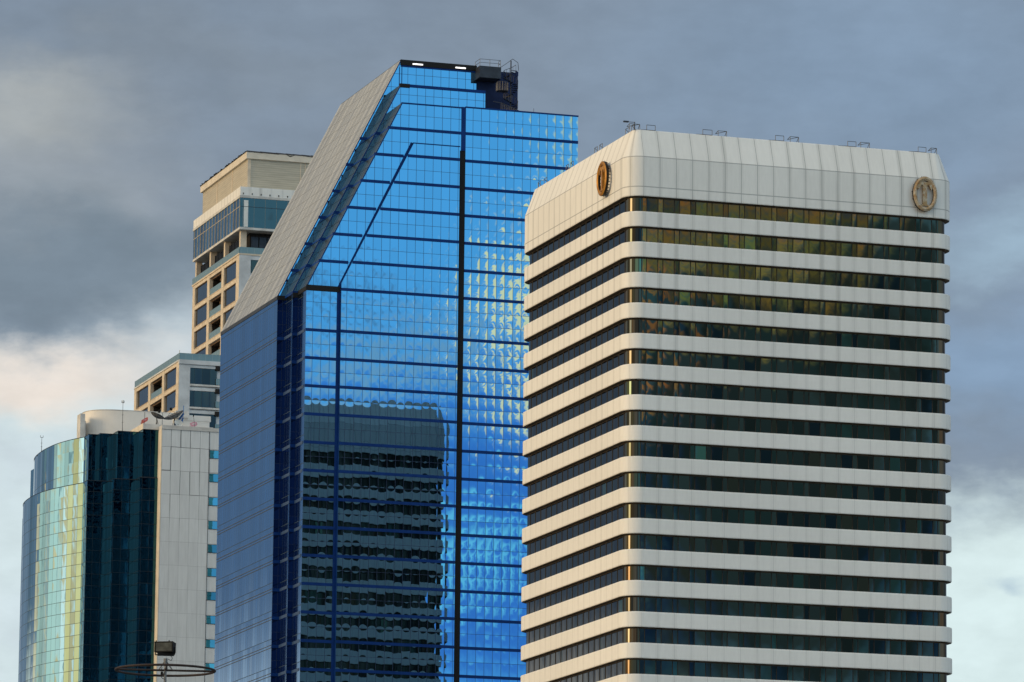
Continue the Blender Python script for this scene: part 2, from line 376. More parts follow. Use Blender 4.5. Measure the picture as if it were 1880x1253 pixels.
c = nt.mix(nt.m('MULTIPLY', L, nt.m('ADD', .45, nt.m('MULTIPLY', hgt, .45))), c, (.06, .07, .075))
nt.put(b.inputs['Base Color'], c); b.inputs['Roughness'].default_value = .6
M['grey_wall'] = m
# corrugated screens
m, nt, b = new('corrugated_cladding')
u, v = uvxy(nt)[:2]
s_ = nt.m('FRACT', nt.m('MULTIPLY', v, 2.6))
ns = nt.noise(nt.xyz(nt.m('MULTIPLY', u, .15), v, 0.), 2., 3, .6)[0]
k = nt.m('MULTIPLY', nt.ramp(nt.m('ABSOLUTE', nt.m('SUBTRACT', s_, .5)), 0., .5, .86, 1.05), nt.ramp(ns, .3, .7, .9, 1.08))
nt.put(b.inputs['Base Color'], nt.mix(1., (.46, .42, .33), nt.xyz(k, k, k), 'MULTIPLY')); b.inputs['Roughness'].default_value = .6
M['corr'] = m
def emis(name, c, s):
    m, nt, b = new(name); nt.put(b.inputs['Emission Color'], c + (1,)); b.inputs['Emission Strength'].default_value = s; return m
M['tube'] = emis('lit_fluorescent_tube', (1., .98, .95), 1.6)

# ------------------------------------------------------------------ mesh helpers
class MB:
    def __init__(s): s.v = []; s.f = []; s.mi = []; s.uv = {}
    def face(s, pts, mi=0, uv=None):
        i = len(s.v); s.v += [tuple(p) for p in pts]; s.f.append(tuple(range(i, i + len(pts)))); s.mi.append(mi)
        if uv: s.uv[len(s.f) - 1] = uv
        return s
    def box(s, x0, x1, y0, y1, z0, z1, mi=0):
        if x0 > x1: x0, x1 = x1, x0
        if y0 > y1: y0, y1 = y1, y0
        if z0 > z1: z0, z1 = z1, z0
        i = len(s.v)
        s.v += [(x, y, z) for z in (z0, z1) for x, y in ((x0, y0), (x1, y0), (x1, y1), (x0, y1))]
        for q in ((0, 3, 2, 1), (4, 5, 6, 7), (0, 1, 5, 4), (1, 2, 6, 5), (2, 3, 7, 6), (3, 0, 4, 7)):
            s.f.append(tuple(i + k for k in q)); s.mi.append(mi)
        return s
    def tube(s, p0, p1, r, n=6, mi=0, r1=None, cap=True):
        p0, p1 = Vector(p0), Vector(p1); d = (p1 - p0)
        if d.length < 1e-6: return s
        q = d.to_track_quat('Z', 'Y'); i = len(s.v); r1 = r if r1 is None else r1
        for p, rr in ((p0, r), (p1, r1)):
            for k in range(n):
                a = 2 * pi * k / n; s.v.append(tuple(p + q @ Vector((rr * cos(a), rr * sin(a), 0))))
        for k in range(n):
            s.f.append((i + k, i + (k + 1) % n, i + n + (k + 1) % n, i + n + k)); s.mi.append(mi)
        if cap:
            s.f.append(tuple(i + k for k in range(n - 1, -1, -1))); s.mi.append(mi)
            s.f.append(tuple(i + n + k for k in range(n))); s.mi.append(mi)
        return s
    def path(s, pts, r, n=6, mi=0, closed=False):
        L = list(pts) + ([pts[0]] if closed else [])
        for a, b_ in zip(L[:-1], L[1:]): s.tube(a, b_, r, n, mi)
        return s
    def prism(s, poly, f, h, mi=0):
        """poly of 2-D points; f maps (x, y, t) to 3-D; t runs 0..h"""
        n = len(poly); i = len(s.v)
        for t in (0, h): s.v += [tuple(f(px, py, t)) for px, py in poly]
        s.f.append(tuple(i + k for k in range(n))); s.mi.append(mi)
        s.f.append(tuple(i + n + k for k in range(n - 1, -1, -1))); s.mi.append(mi)
        for k in range(n):
            s.f.append((i + (k + 1) % n, i + k, i + n + k, i + n + (k + 1) % n)); s.mi.append(mi)
        return s
    def mesh(s, name, mats, smooth=False):
        me = bpy.data.meshes.new(name); me.from_pydata(s.v, [], s.f)
        for mm in (mats if isinstance(mats, (list, tuple)) else [mats]): me.materials.append(mm)
        uvl = me.uv_layers.new(name='UVMap')
        for p in me.polygons:
            p.material_index = s.mi[p.index]
            n = p.normal
            ex = s.uv.get(p.index)
            if abs(n.z) > .985: T, Bv = Vector((1, 0, 0)), Vector((0, 1, 0))
            else: T = Vector((-n.y, n.x, 0)).normalized(); Bv = Vector((0, 0, 1))
            for j, li in enumerate(p.loop_indices):
                co = me.vertices[me.loops[li].vertex_index].co
                uvl.data[li].uv = ex[j] if ex else (co.dot(T), co.dot(Bv))
        if smooth == 'ring':
            me.shade_smooth(); V_ = me.vertices
            for e in me.edges:
                a, c = V_[e.vertices[0]].co, V_[e.vertices[1]].co
                if abs(a.z - c.z) < 1e-5: e.use_edge_sharp = True
        elif smooth:
            me.shade_smooth(); me.set_sharp_from_angle(angle=R(32))
        me.update(); return me
    def build(s, name, mats, parent=None, smooth=False, loc=None):
        return link(name, s.mesh(name, mats, smooth), parent, loc)

def link(name, me, parent=None, loc=None):
    o = bpy.data.objects.new(name, me); COL.objects.link(o)
    if parent: o.parent = parent
    if loc: o.location = loc
    return o

def thing(name, label, cat, loc, rz=0, group=None):
    o = bpy.data.objects.new(name, None); COL.objects.link(o); o.location = loc; o.rotation_euler = (0, 0, rz)
    o.empty_display_size = 3
    o['label'] = label; o['category'] = cat
    if group: o['group'] = group
    return o

GR = R(18)       # all the towers stand on one street grid

# ------------------------------------------------------------------ ground
g = MB(); g.face([(-9000, -9000, 0), (9000, -9000, 0), (9000, 9000, 0), (-9000, 9000, 0)])
go = g.build('ground', M['ground']); go['kind'] = 'structure'

# ================================================================== WHITE BANDED TOWER
WT = thing('banded_tower', 'white high-rise with rounded corners, dark ribbon windows and gilt T emblems', 'tower', (13.344, 585.6, 0), GR)
WT.scale = (1.022, 1.022, 1.022)
UX, VY, CR = 40.78, 39.4, 2.1
PER = 2 * (UX + VY)
def ring_path(inset, ns=8):
    r = max(CR - inset, .25); out = []
    x0, x1, y0, y1 = inset, UX - inset, inset, VY - inset
    def arc(cx, cy, a0, s0, s1):
        for k in range(ns + 1):
            t = k / ns; a = R(a0 + 90 * t); out.append((cx + r * cos(a), cy + r * sin(a), s0 + (s1 - s0) * t))
    arc(x0 + r, y0 + r, 180, -CR, CR)
    arc(x1 - r, y0 + r, 270, UX - CR, UX + CR)
    arc(x1 - r, y1 - r, 0, UX + VY - CR, UX + VY + CR)
    arc(x0 + r, y1 - r, 90, 2 * UX + VY - CR, 2 * UX + VY + CR)
    out.append((out[0][0], out[0][1], PER - CR))
    res = []
    for i, p in enumerate(out[:-1]):
        q = out[i + 1]; res.append(p)
        L_ = math.hypot(q[0] - p[0], q[1] - p[1])
        if L_ > 5:
            for t in (.04 / L_, 1 - .04 / L_): res.append(tuple(p[j] + (q[j] - p[j]) * t for j in range(3)))
    res.append(out[-1])
    return res
def sweep(profile, mats, name, ns=8, m_idx=None):
    b = MB(); rings = [(ring_path(i, ns), z) for i, z in profile]
    n = len(rings[0][0]); nv = n - 1
    for rg, z in rings: b.v += [(p[0], p[1], z) for p in rg[:-1]]
    for j in range(len(rings) - 1):
        for k in range(nv):
            k2 = (k + 1) % nv
            b.f.append((j * nv + k, j * nv + k2, (j + 1) * nv + k2, (j + 1) * nv + k)); b.mi.append(m_idx[j] if m_idx else 0)
            s0, s1 = rings[j][0][k][2], rings[j][0][k + 1][2]; z0, z1 = rings[j][1], rings[j + 1][1]
            b.uv[len(b.f) - 1] = [(s0, z0), (s1, z0), (s1, z1), (s0, z1)]
    return b
FH = 3.558; ZC = 120.6; BH = 1.80
band = sweep([(.66, -.13), (.58, -.10), (.58, 0), (.16, 0), (.05, .03), (0, .12), (0, BH - .10), (.03, BH - .03), (.10, BH), (.62, BH)],
             None, 'b', m_idx=[1, 1, 1, 1, 0, 0, 0, 0, 0])
band_me = band.mesh('spandrel_band', [M['white_band'], M['bronze']], 'ring')
wh = FH - BH
mb = sweep([(.62, -.02), (.62, wh)], None, 'w')
def mull_at(u, side, wd=.07):
    a, bb = .565, .70
    if side == 0: mb.box(u - wd / 2, u + wd / 2, a, bb, -.01, wh - .1, 1)
    if side == 1: mb.box(a, bb, u - wd / 2, u + wd / 2, -.01, wh - .1, 1)
    if side == 2: mb.box(UX - bb, UX - a, u - wd / 2, u + wd / 2, -.01, wh - .1, 1)
    if side == 3: mb.box(u - wd / 2, u + wd / 2, VY - bb, VY - a, -.01, wh - .1, 1)
k = 1
for i in range(1, 21):
    for q in (2 * i, 2 * i + .62):
        if 1.9 < q < UX - 1.9: mull_at(q, 0); mull_at(q, 3)
for i in range(1, 20):
    for q in (2 * i + .36,):
        if 1.9 < q < VY - 1.9: mull_at(q, 1); mull_at(q, 2)
win_me = mb.mesh('ribbon_window', [M['hotel_glass'], M['mull']], 'ring')
nfl = int(ZC / FH)
for k in range(1, nfl + 1):
    zb = ZC - FH * k
    link('spandrel_band', band_me, WT, (0, 0, zb))
    wo_ = link('ribbon_window', win_me, WT, (0, 0, zb + BH))
crown = sweep([(.66, ZC - .13), (.58, ZC - .10), (.58, ZC), (.16, ZC), (.05, ZC + .03), (0, ZC + .12), (0, 125.27), (1.2, 128.60), (1.30, 128.68), (1.6, 128.68)],
              None, 'c', m_idx=[1, 1, 1, 1, 0, 0, 0, 0, 0]).build('crown', [M['white_crown'], M['bronze']], WT, 'ring')
rp = ring_path(1.6)
b = MB(); b.face([(p[0], p[1], 128.66) for p in rp[:-1]]); b.build('roof', M['roof'], WT)
b = MB(); b.box(1.2, UX - 1.2, 1.2, VY - 1.2, 0, 120.4); b.build('core', M['dark'], WT)
# roof edge maintenance rails
def rail_loop(name, pts):
    b = MB()
    for a, c in zip(pts[:-1], pts[1:]): b.tube(a, c, .035, 5)
    b.build(name, M['grey_rail'], WT)
zr = 128.62
for a, c, foot in ((.7, 1.95, 0), (2.8, 3.85, -.6), (9.7, 10.85, -.7), (11.6, 12.65, 0), (18.7, 19.75, -.7), (20.55, 21.6, 0), (27.75, 28.8, -1.), (29.4, 30.5, 0), (36.65, 37.65, -1.), (38.3, 39.0, 0)):
    pts = [(a, 1.3, zr), (a, 1.3, zr + .68), (c, 1.3, zr + .68), (c, 1.3, zr - .05)]
    if foot: pts = [(a + foot * 1.2, 1.3, zr + .05), (a, 1.3, zr + .10)] + pts + [(c, 1.3, zr + .08), (a, 1.3, zr + .08)]
    else: pts += [(c, 2.2, zr), (c, 1.3, zr + .68), (a, 2.2, zr + .5), (a, 1.3, zr + .68)]
    rail_loop('roof_rail', pts)
for a, c in ((3.2, 4.4), (1.5, 2.3), (12.6, 13.6), (14.4, 15.4), (23.2, 24.2), (25.0, 25.9), (33.2, 34.2), (35.6, 36.5)):
    rail_loop('roof_rail', [(1.3, a, zr), (1.3, a, zr + .68), (1.3, c, zr + .68), (1.3, c, zr), (2.1, c, zr), (1.3, c, zr + .68)])
b = MB(); b.tube((1.35, 1.35, 128.6), (1.35, 1.35, 129.55), .05); b.tube((1.35, 1.35, 129.5), (.35, 1.9, 129.62), .035); b.box(.15, .75, 1.7, 2.0, 129.55, 129.7)
b.build('camera_mast', M['steel_dark'], WT)
# emblem: oval ring with studded rim and a serif T
T_poly = [(-.50, -1.42), (.50, -1.42), (.50, -1.30), (.26, -1.20), (.24, 1.02), (.36, 1.18), (.52, 1.10), (.66, .80), (.78, .60), (.90, .66), (.86, 1.10), (.70, 1.38), (.48, 1.50),
          (-.48, 1.50), (-.70, 1.38), (-.86, 1.10), (-.90, .66), (-.78, .60), (-.66, .80), (-.52, 1.10), (-.36, 1.18), (-.24, 1.02), (-.26, -1.20), (-.50, -1.30)]
def emblem(cx, cz, a, h, side, mat):
    """side 0: on the right face (y=0); side 1: on the left face (x=0)"""
    if side == 0: f = lambda p, q, t: (cx + p, -.12 - t, cz + q)
    else: f = lambda p, q, t: (-.12 - t, cx - p, cz + q)
    e = thing_part('emblem', WT)
    b = MB(); N_ = 48; dep = .55
    ro, ri = (a, h), (a - .46, h - .50)
    for k in range(N_):
        a0, a1 = 2 * pi * k / N_, 2 * pi * (k + 1) / N_
        P_ = lambda rad, an, t: f(rad[0] * cos(an), rad[1] * sin(an), t)
        mid = ((ro[0] + ri[0]) / 2, (ro[1] + ri[1]) / 2)
        b.face([P_(ro, a0, dep), P_(ro, a1, dep), P_(mid, a1, dep + .12), P_(mid, a0, dep + .12)])
        b.face([P_(mid, a0, dep + .12), P_(mid, a1, dep + .12), P_(ri, a1, dep), P_(ri, a0, dep)])
        b.face([P_(ro, a0, .25), P_(ro, a1, .25), P_(ro, a1, dep), P_(ro, a0, dep)], 1)
        b.face([P_(ri, a1, .25), P_(ri, a0, .25), P_(ri, a0, dep), P_(ri, a1, dep)], 1)
        b.face([P_(ro, a1, .25), P_(ro, a0, .25), P_(ri, a0, .25), P_(ri, a1, .25)], 1)
    b.build('ring', [mat, M['mull']], e, False)
    b = MB(); b.prism(T_poly, lambda p, q, t: f(p * 1.0, q * .98 - .05, .22 + t), .34)
    b.build('letter', [mat], e)
    b = MB()
    for k in range(30):
        an = 2 * pi * (k + .5) / 30
        c_ = f((a - .1) * cos(an), (h - .1) * sin(an), .05); c2 = f((a - .1) * cos(an), (h - .1) * sin(an), .3); b.tube(c_, c2, .05, 5)
        if k % 2 == 0:
            c3 = f((a + .10) * cos(an), (h + .08) * sin(an), .28); b.tube(c2, c3, .035, 4)
    b.build('fixing_studs', [M['mull']], e)
def thing_part(name, parent):
    o = bpy.data.objects.new(name, None); COL.objects.link(o); o.parent = parent; return o
emblem(36.70, 123.28, 1.52, 2.08, 0, M['brass'])
emblem(7.1, 123.85, 1.75, 2.05, 1, M['gilt_sunlit'])

# ================================================================== BLUE GLASS TOWER
BT = thing('blue_glass_tower', 'tall blue mirror-glass tower with sloping grey left shoulder and black vertical slot', 'tower', (-28.8081, 700, 0), GR)
SL = .497
u0, u1, u2 = -1.86, -.77, 0.
v1, v2 = 8.37, 4.27
ZE = 133.5
VB = 39.5
def front(b, poly, v, mi=0): b.face([(p[0], v, p[1]) for p in poly], mi)
def slab(tag, ul, z_e, ztop, ur, vf, vb, z_step=None, fm='blue_front'):
    """front wall, left wall, sloping shoulder, roof"""
    ua = ul + (ztop - z_e) * SL
    poly = [(ul, 0), (ur if z_step is None else 39.9, 0)]
    if z_step: poly += [(39.9, z_step), (ur, z_step)]
    poly += [(ur, ztop), (ua, ztop), (ul, z_e)]
    b = MB(); front(b, poly, vf); b.build('front_curtain_wall', M[fm], BT)
    return ua
uaS0 = slab('a', u0, ZE, 169.1, 27.22, v1, VB, 161.1, 'blue_inner')
uaS1 = slab('b', u1, ZE, 164.55, 27.3, v2, v1, 161.0)
uaS2 = slab('c', u2, ZE + .1, 160.85, 39.9, 0, v2)
# left bay / right wing share the front plane; the wing is laid 12 mm proud with its own pane module
b = MB(); front(b, [(23.08, 0), (39.9, 0), (39.9, 160.98), (23.08, 160.98)], -.012); b.build('wing_curtain_wall', M['blue_right'], BT)
# long flank and its sloping shoulder
def quad(name, pts, mat, par=BT):
    b = MB(); b.face(pts); return b.build(name, mat, par)
quad('flank_curtain_wall', [(u0, VB, 0), (u0, v1, 0), (u0, v1, ZE - .55), (u0, VB, ZE - .55)], M['blue_side'])
quad('sloping_roof', [(u0, VB, ZE), (u0, v1, ZE), (uaS0, v1, 169.1), (uaS0, VB, 169.1)], M['slope'])
b = MB(); b.box(u0 - .06, u0 + .3, v1 + .02, VB, ZE - .55, ZE - .02); b.build('eaves_gutter', M['steel_dark'], BT)
quad('step_curtain_wall', [(u1, v1, 0), (u1, v2, 0), (u1, v2, ZE), (u1, v1, ZE)], M['blue_side'])
quad('step_curtain_wall', [(u2, v2, 0), (u2, 0, 0), (u2, 0, ZE), (u2, v2, ZE)], M['blue_side'])
quad('step_slope', [(u1, v1, ZE), (u1, v2, ZE), (uaS1, v2, 164.55), (uaS1, v1, 164.55)], M['dark_slope'])
quad('step_slope', [(u2, v2, ZE + .1), (u2, 0, ZE + .1), (uaS2, 0, 160.85), (uaS2, v2, 160.85)], M['dark_slope'])
b = MB(); front(b, [(u0, 0), (u1, 0), (u1, 133), (u0, 133)], v1 - .02); b.build('notch_wall', M['navy_glass'], BT)
b = MB(); front(b, [(u1, 0), (u2, 0), (u2, 133), (u1, 133)], v2 - .02); b.build('notch_wall', M['navy_glass'], BT)
b = MB()
b.face([(uaS0, v1, 169.1), (27.22, v1, 169.1), (27.22, VB, 169.1), (uaS0, VB, 169.1)])
b.face([(uaS1, v2, 164.55), (27.3, v2, 164.55), (27.3, v1, 164.55), (uaS1, v1, 164.55)])
b.face([(uaS2, 0, 160.85), (39.9, 0, 160.85), (39.9, v2, 160.85), (uaS2, v2, 160.85)])
b.face([(27.2, v2, 160.97), (39.9, v2, 160.97), (39.9, VB, 160.97), (27.2, VB, 160.97)])
b.build('roof', M['roof'], BT)
b = MB()
b.face([(39.9, 0, 0), (39.9, VB, 0), (39.9, VB, 160.9), (39.9, 0, 160.9)])
b.face([(27.22, v1, 161.1), (27.22, VB, 161.1), (27.22, VB, 169.1), (27.22, v1, 169.1)])
b.face([(27.3, v2, 160.9), (27.3, v1, 160.9), (27.3, v1, 164.5), (27.3, v2, 164.5)])
b.build('end_curtain_wall', M['blue_right'], BT)
b = MB(); b.face([(39.9, VB, 0), (u0, VB, 0), (u0, VB, ZE), (uaS0, VB, 169.1), (27.22, VB, 169.1), (27.22, VB, 161), (39.9, VB, 161)])
b.build('rear_curtain_wall', M['blue_right'], BT)
# central bay standing 0.5 m proud, slanted on its left
IB = [(4.95, 0), (22.08, 0), (22.08, 155.0), (15.25, 155.0), (4.95, 134.2)]
b = MB(); front(b, IB, -.5); b.build('central_bay', M['blue_inner'], BT)
b = MB()
dz = [(4.95, 0), (4.95, 134.2), (15.25, 155.0), (22.08, 155.0), (22.08, 0)]
for (a, c) in zip(dz[:-1], dz[1:]):
    b.face([(a[0], 0, a[1]), (c[0], 0, c[1]), (c[0], -.5, c[1]), (a[0], -.5, a[1])])
# mitred edge strip
ex = .50
b.face([(4.95 - ex, -.03, 0), (4.95, -.03, 0), (4.95, -.03, 134.2), (4.95 - ex, -.03, 133.6)])
b.face([(4.95 - ex, -.03, 133.6), (4.95, -.03, 134.2), (15.25, -.03, 155.0), (15.0, -.03, 155.3)])
b.build('bay_edge_trim', M['navy'], BT)
b = MB(); b.box(15.1, 22.1, -.56, -.02, 154.98, 155.12); b.build('bay_coping', M['navy'], BT)
# black slot and navy pilaster above it
b = MB()
b.face([(22.09, -.02, 0), (23.07, -.02, 0), (23.07, -.02, 154.6), (22.09, -.02, 154.6)])
b.build('ventilation_slot', M['black'], BT)
b = MB(); b.box(22.42, 23.06, -.09, .3, 154.6, 160.95); b.build('pilaster', M['navy'], BT)
# floor bands
zs = [157.13 - 3.967 * k for k in range(7)]
z_ = zs[-1] - 5.95
while z_ > 4: zs.append(z_); z_ -= 3.967
def uleft(z, ue, ze): return ue + max(0, z - ze) * SL
for z_ in zs:
    h = .21
    b = MB()
    b.box(uleft(z_ - h, u2, ZE + .1), (min(22.4, 15.25) if z_ > 155.1 else uleft(z_, 4.5, 134.2)), -.05, .2, z_ - h, z_ + h)
    if z_ > 155.1: b.box(15.25, 22.42, -.05, .2, z_ - h, z_ + h)
    else: b.box(uleft(z_, 4.95, 134.2), 22.06, -.55, -.3, z_ - h, z_ + h)
    b.box(23.08, 39.93, -.07, .2, z_ - h, z_ + h)
    # step fronts
    b.box(uleft(z_, u0, ZE), uleft(z_, u1, ZE) - .02, v1 - .05, v1 + .2, z_ - h, z_ + h)
    b.box(uleft(z_, u1, ZE), uleft(z_, u2, ZE) - .02, v2 - .05, v2 + .2, z_ - h, z_ + h)
    if z_ < ZE - 1:
        for dz_ in (-.26, .12):
            b.box(u0 - .03, u0 + .2, v1 + .1, VB - .1, z_ + dz_, z_ + dz_ + .09, 1)
        b.box(u1 - .04, u1 + .1, v2 + .05, v1 - .05, z_ - h, z_ + h, 2)
        b.box(u2 - .04, u2 + .1, .6, v2 - .05, z_ - h, z_ + h, 2)
    else:
        for (uu, va, vb_) in ((u1, v2, v1), (u2, .0, v2)):
            ua_ = uleft(z_ - h, uu, ZE); ub_ = uleft(z_ + h, uu, ZE)
            b.face([(ua_ - .05, vb_ - .02, z_ - h), (ua_ - .05, va + .02, z_ - h), (ub_ - .05, va + .02, z_ + h), (ub_ - .05, vb_ - .02, z_ + h)])
    b.build('floor_band', [M['navy'], M['tan'], M['fin']], BT)
# darker joints across the sloping roof, alternate thick and thin
for k in range(18):
    z_ = ZE + 1.9 + k * 1.983; uu = u0 + (z_ - ZE) * SL; t = .15 if k % 2 else .07
    b = MB(); b.face([(uu - .03, VB - .02, z_ - t), (uu - .03, v1 + .02, z_ - t), (uu - .03 + 2 * t * SL, v1 + .02, z_ + t), (uu - .03 + 2 * t * SL, VB - .02, z_ + t)])
    b.build('slope_joint', M['tan'], BT)
# copings and edge trims
b = MB(); b.box(uaS0 - .05, 27.25, v1 - .15, v1 + .35, 168.35, 169.15); b.build('top_parapet', M['black'], BT)
b = MB(); b.box(uaS0, 27.2, v1 - .05, v1 + .2, 168.1, 168.36); b.build('top_band', M['navy'], BT)
b = MB(); b.box(uaS1 - .1, 27.33, v2 - .08, v2 + .3, 164.2, 164.62); b.build('tier_coping', M['navy'], BT)
b = MB(); b.box(uaS1 - .15, uaS1 + 1.3, v2 - .12, v2 + .3, 164.1, 164.66); b.build('coping_block', M['black'], BT)
b = MB(); b.box(uaS2 - .05, 23.0, -.07, .2, 160.72, 160.92); b.box(23.0, 39.95, -.09, .2, 160.86, 161.06); b.build('wing_coping', M['navy'], BT)
b = MB(); b.box(0, 4.9, -.10, .2, 132.95, 133.75); b.box(-.05, .3, .05, v2, 132.95, 133.55)
b.box(u1, u1 + .3, v2, v1, 132.8, 133.5); b.box(u0, u1, v1 - .08, v1 + .1, 132.9, 133.5); b.box(u1, u2, v2 - .08, v2 + .1, 132.6, 133.3)
b.build('eaves_band', M['black'], BT)
for (ul, zt, v_) in ((u0, 169.0, v1), (u1, 164.2, v2), (u2, 160.8, 0)):
    b = MB(); ua_ = ul + (zt - ZE) * SL
    b.face([(ul - .04, v_ - .03, ZE), (ul + .12, v_ - .03, ZE), (ua_ + .12, v_ - .03, zt), (ua_ - .04, v_ - .03, zt)])
    b.build('raking_trim', M['navy'], BT)
b = MB(); b.box(uaS0 + .12, uaS0 + .22, v1 - .04, v1 + .02, 164.7, 168.4); b.box(uaS0 - .25, uaS0 - .18, v1 - .04, v1 + .02, 164.7, 168.0); b.build('corner_mullion', M['navy'], BT)
for a in (17.55, 24.0):
    b = MB(); b.box(a, a + 1.5, v1 - .34, v1 - .18, 168.52, 168.68); b.build('strip_light', M['tube'], BT)
# machine room, platform and spiral stair
b = MB(); b.box(27.4, 33.72, 9.0, 20, 160.9, 168.75); b.box(33.4, 33.75, 8.9, 9.3, 168.3, 168.95)
b.build('machine_room', M['navy_wall'], BT)
b = MB(); b.box(27.35, 28.6, 8.2, 9.2, 160.9, 164.7); b.build('machine_room_door', M['steel_dark'], BT)
b = MB(); b.box(27.05, 30.3, 6.3, 8.95, 167.05, 168.75); b.build('platform', M['steel_dark'], BT)
b = MB()
zt = 169.75
for q in ((27.1, 8.6), (27.1, 6.35), (28.6, 6.35), (30.2, 6.35), (30.2, 7.3)): b.tube((q[0], q[1], 168.7), (q[0], q[1], zt), .035, 5)
for hh in (zt, zt - .5): b.path([(27.1, 8.6, hh), (27.1, 6.35, hh), (30.2, 6.35, hh), (30.2, 7.3, hh)], .035, 5)
b.build('platform_rail', M['grey_rail'], BT)
SS = thing_part('spiral_stair', BT); cx, cy = 32.0, 7.0
b = MB(); b.tube((cx, cy, 161), (cx, cy, 170.0), .09, 8); b.build('centre_pole', M['steel_dark'], SS)
N_ = 34; b = MB(); rail = []
for k in range(N_):
    a = R(200 - k * 27); z_ = 161.2 + k * .225; r_ = 1.05
    a2 = a - R(24)
    b.face([(cx, cy, z_), (cx + r_ * cos(a), cy + r_ * sin(a), z_), (cx + r_ * cos(a2), cy + r_ * sin(a2), z_)])
    b.face([(cx, cy, z_ - .05), (cx + r_ * cos(a2), cy + r_ * sin(a2), z_ - .05), (cx + r_ * cos(a), cy + r_ * sin(a), z_ - .05)])
    b.face([(cx, cy, z_ - .05), (cx + r_ * cos(a), cy + r_ * sin(a), z_ - .05), (cx + r_ * cos(a), cy + r_ * sin(a), z_), (cx, cy, z_)])
    rail.append((cx + r_ * cos(a), cy + r_ * sin(a), z_ + .95))
b.build('treads', M['steel_dark'], SS)
b = MB(); b.path(rail, .04, 5)
for p in rail: b.tube(p, (p[0], p[1], p[2] - .95), .022, 4)
b.build('stair_rail', M['steel_dark'], SS)
b = MB(); b.path([(30.3, 6.6, 168.8), (31.0, 6.5, 169.3), (32.0, 6.2, 170.1), (32.8, 6.2, 169.6), (33.1, 6.8, 168.6)], .04, 5); b.build('top_rail', M['grey_rail'], SS)
# landing drum
b = MB(); lx, ly = 30.6, 6.7
for k in range(14):
    a, a2 = 2 * pi * k / 14, 2 * pi * (k + 1) / 14
    b.face([(lx, ly, 165.15), (lx + .85 * cos(a2), ly + .85 * sin(a2), 165.3), (lx + .85 * cos(a), ly + .85 * sin(a), 165.3)])
    b.tube((lx + .85 * cos(a), ly + .85 * sin(a), 165.3), (lx + .85 * cos(a), ly + .85 * sin(a), 166.6), .04, 4)
    for hh in (165.35, 166.6): b.tube((lx + .85 * cos(a), ly + .85 * sin(a), hh), (lx + .85 * cos(a2), ly + .85 * sin(a2), hh), .04, 4)
b.build('landing', M['grey_rail'], SS)
b = MB()
for k in range(12): b.tube((29.8 + k * .26, 4.6, 161), (29.8 + k * .26, 4.6, 163.1 - k * .09), .035, 4)
b.tube((29.8, 4.6, 163.1), (32.66, 4.6, 162.1), .05, 4); b.tube((28.6, 4.6, 163.2), (29.8, 4.6, 163.1), .04, 4)
b.build('gate_rail', M['grey_rail'], BT)
b = MB(); b.box(34.6, 35.7, 3, 3.8, 161, 161.55); b.box(34.9, 36.4, 3.2, 3.6, 161.5, 161.7); b.tube((34.2, 3, 161), (34.2, 3, 162.3), .03); b.build('rooftop_unit', M['steel_dark'], BT)

# ================================================================== TEAL TOWER WITH WHITE SERVICE SHAFT
TT = thing('teal_glass_tower', 'low teal glass tower with curved front and white panelled shaft, at far left', 'tower', (-57.4379, 820, 0), GR)
Z0, Z1 = 132.0, 124.05
up_curve = [(-9.65, 11.6), (-10.35, 13.2), (-11.15, 15.5), (-11.85, 18.3), (-12.4, 21.4), (-12.68, 24.8), (-12.8, 28.2)]
up_curve = up_curve + [(x, 57.2 - y) for x, y in reversed(up_curve[:-1])]
lo_curve = [(-10.2, 9.2), (-10.95, 11.1), (-11.85, 13.4), (-12.75, 16.0), (-13.55, 18.9), (-14.15, 22.0), (-14.5, 25.4), (-14.6, 28.9)]
lo_curve = lo_curve + [(x, 57.8 - y) for x, y in reversed(lo_curve[:-1])]
def resample(pts, step):
    out = [Vector(pts[0])]; 
    # Catmull-Rom fine samples then equal-length facets
    fine = []
    for i in range(len(pts) - 1):
        p0 = Vector(pts[max(i - 1, 0)]); p1 = Vector(pts[i]); p2 = Vector(pts[i + 1]); p3 = Vector(pts[min(i + 2, len(pts) - 1)])
        for k in range(12):
            t = k / 12; fine.append(.5 * ((2 * p1) + (-p0 + p2) * t + (2 * p0 - 5 * p1 + 4 * p2 - p3) * t * t + (-p0 + 3 * p1 - 3 * p2 + p3) * t ** 3))
    fine.append(Vector(pts[-1])); acc = 0
    for a, c in zip(fine[:-1], fine[1:]):
        acc += (c - a).length
        if acc >= step: out.append(c); acc = 0
    out.append(Vector(pts[-1])); return out
def bow(curve, z0, z1, mat, name, s_off=0.):
    pts = resample(curve, 1.3); b = MB(); s = s_off
    for a, c in zip(pts[:-1], pts[1:]):
        L_ = 1.3; b.face([(c.x, c.y, z0), (a.x, a.y, z0), (a.x, a.y, z1), (c.x, c.y, z1)], 0, [(s + L_ - .0005, z0), (s + .0005, z0), (s + .0005, z1), (s + L_ - .0005, z1)]); s += L_
    b.build(name, mat, TT)
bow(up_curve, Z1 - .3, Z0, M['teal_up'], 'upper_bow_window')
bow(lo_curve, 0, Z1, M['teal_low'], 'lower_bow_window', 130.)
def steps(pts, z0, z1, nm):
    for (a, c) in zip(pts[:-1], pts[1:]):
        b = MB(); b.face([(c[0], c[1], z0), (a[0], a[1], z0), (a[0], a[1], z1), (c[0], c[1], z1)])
        b.build(nm, M['teal_bright_reflect' if abs(a[0] - c[0]) < .05 else 'teal_dark_reflect'], TT)  # tint picked by facing, standing in for the reflection
up_steps = [(0.0, 0.), (-2.6, 0.), (-2.6, 3.25), (-6.0, 3.25), (-6.0, 6.8), (-8.15, 6.8), (-8.15, 8.3), (-9.65, 8.3), (-9.65, 11.6)]
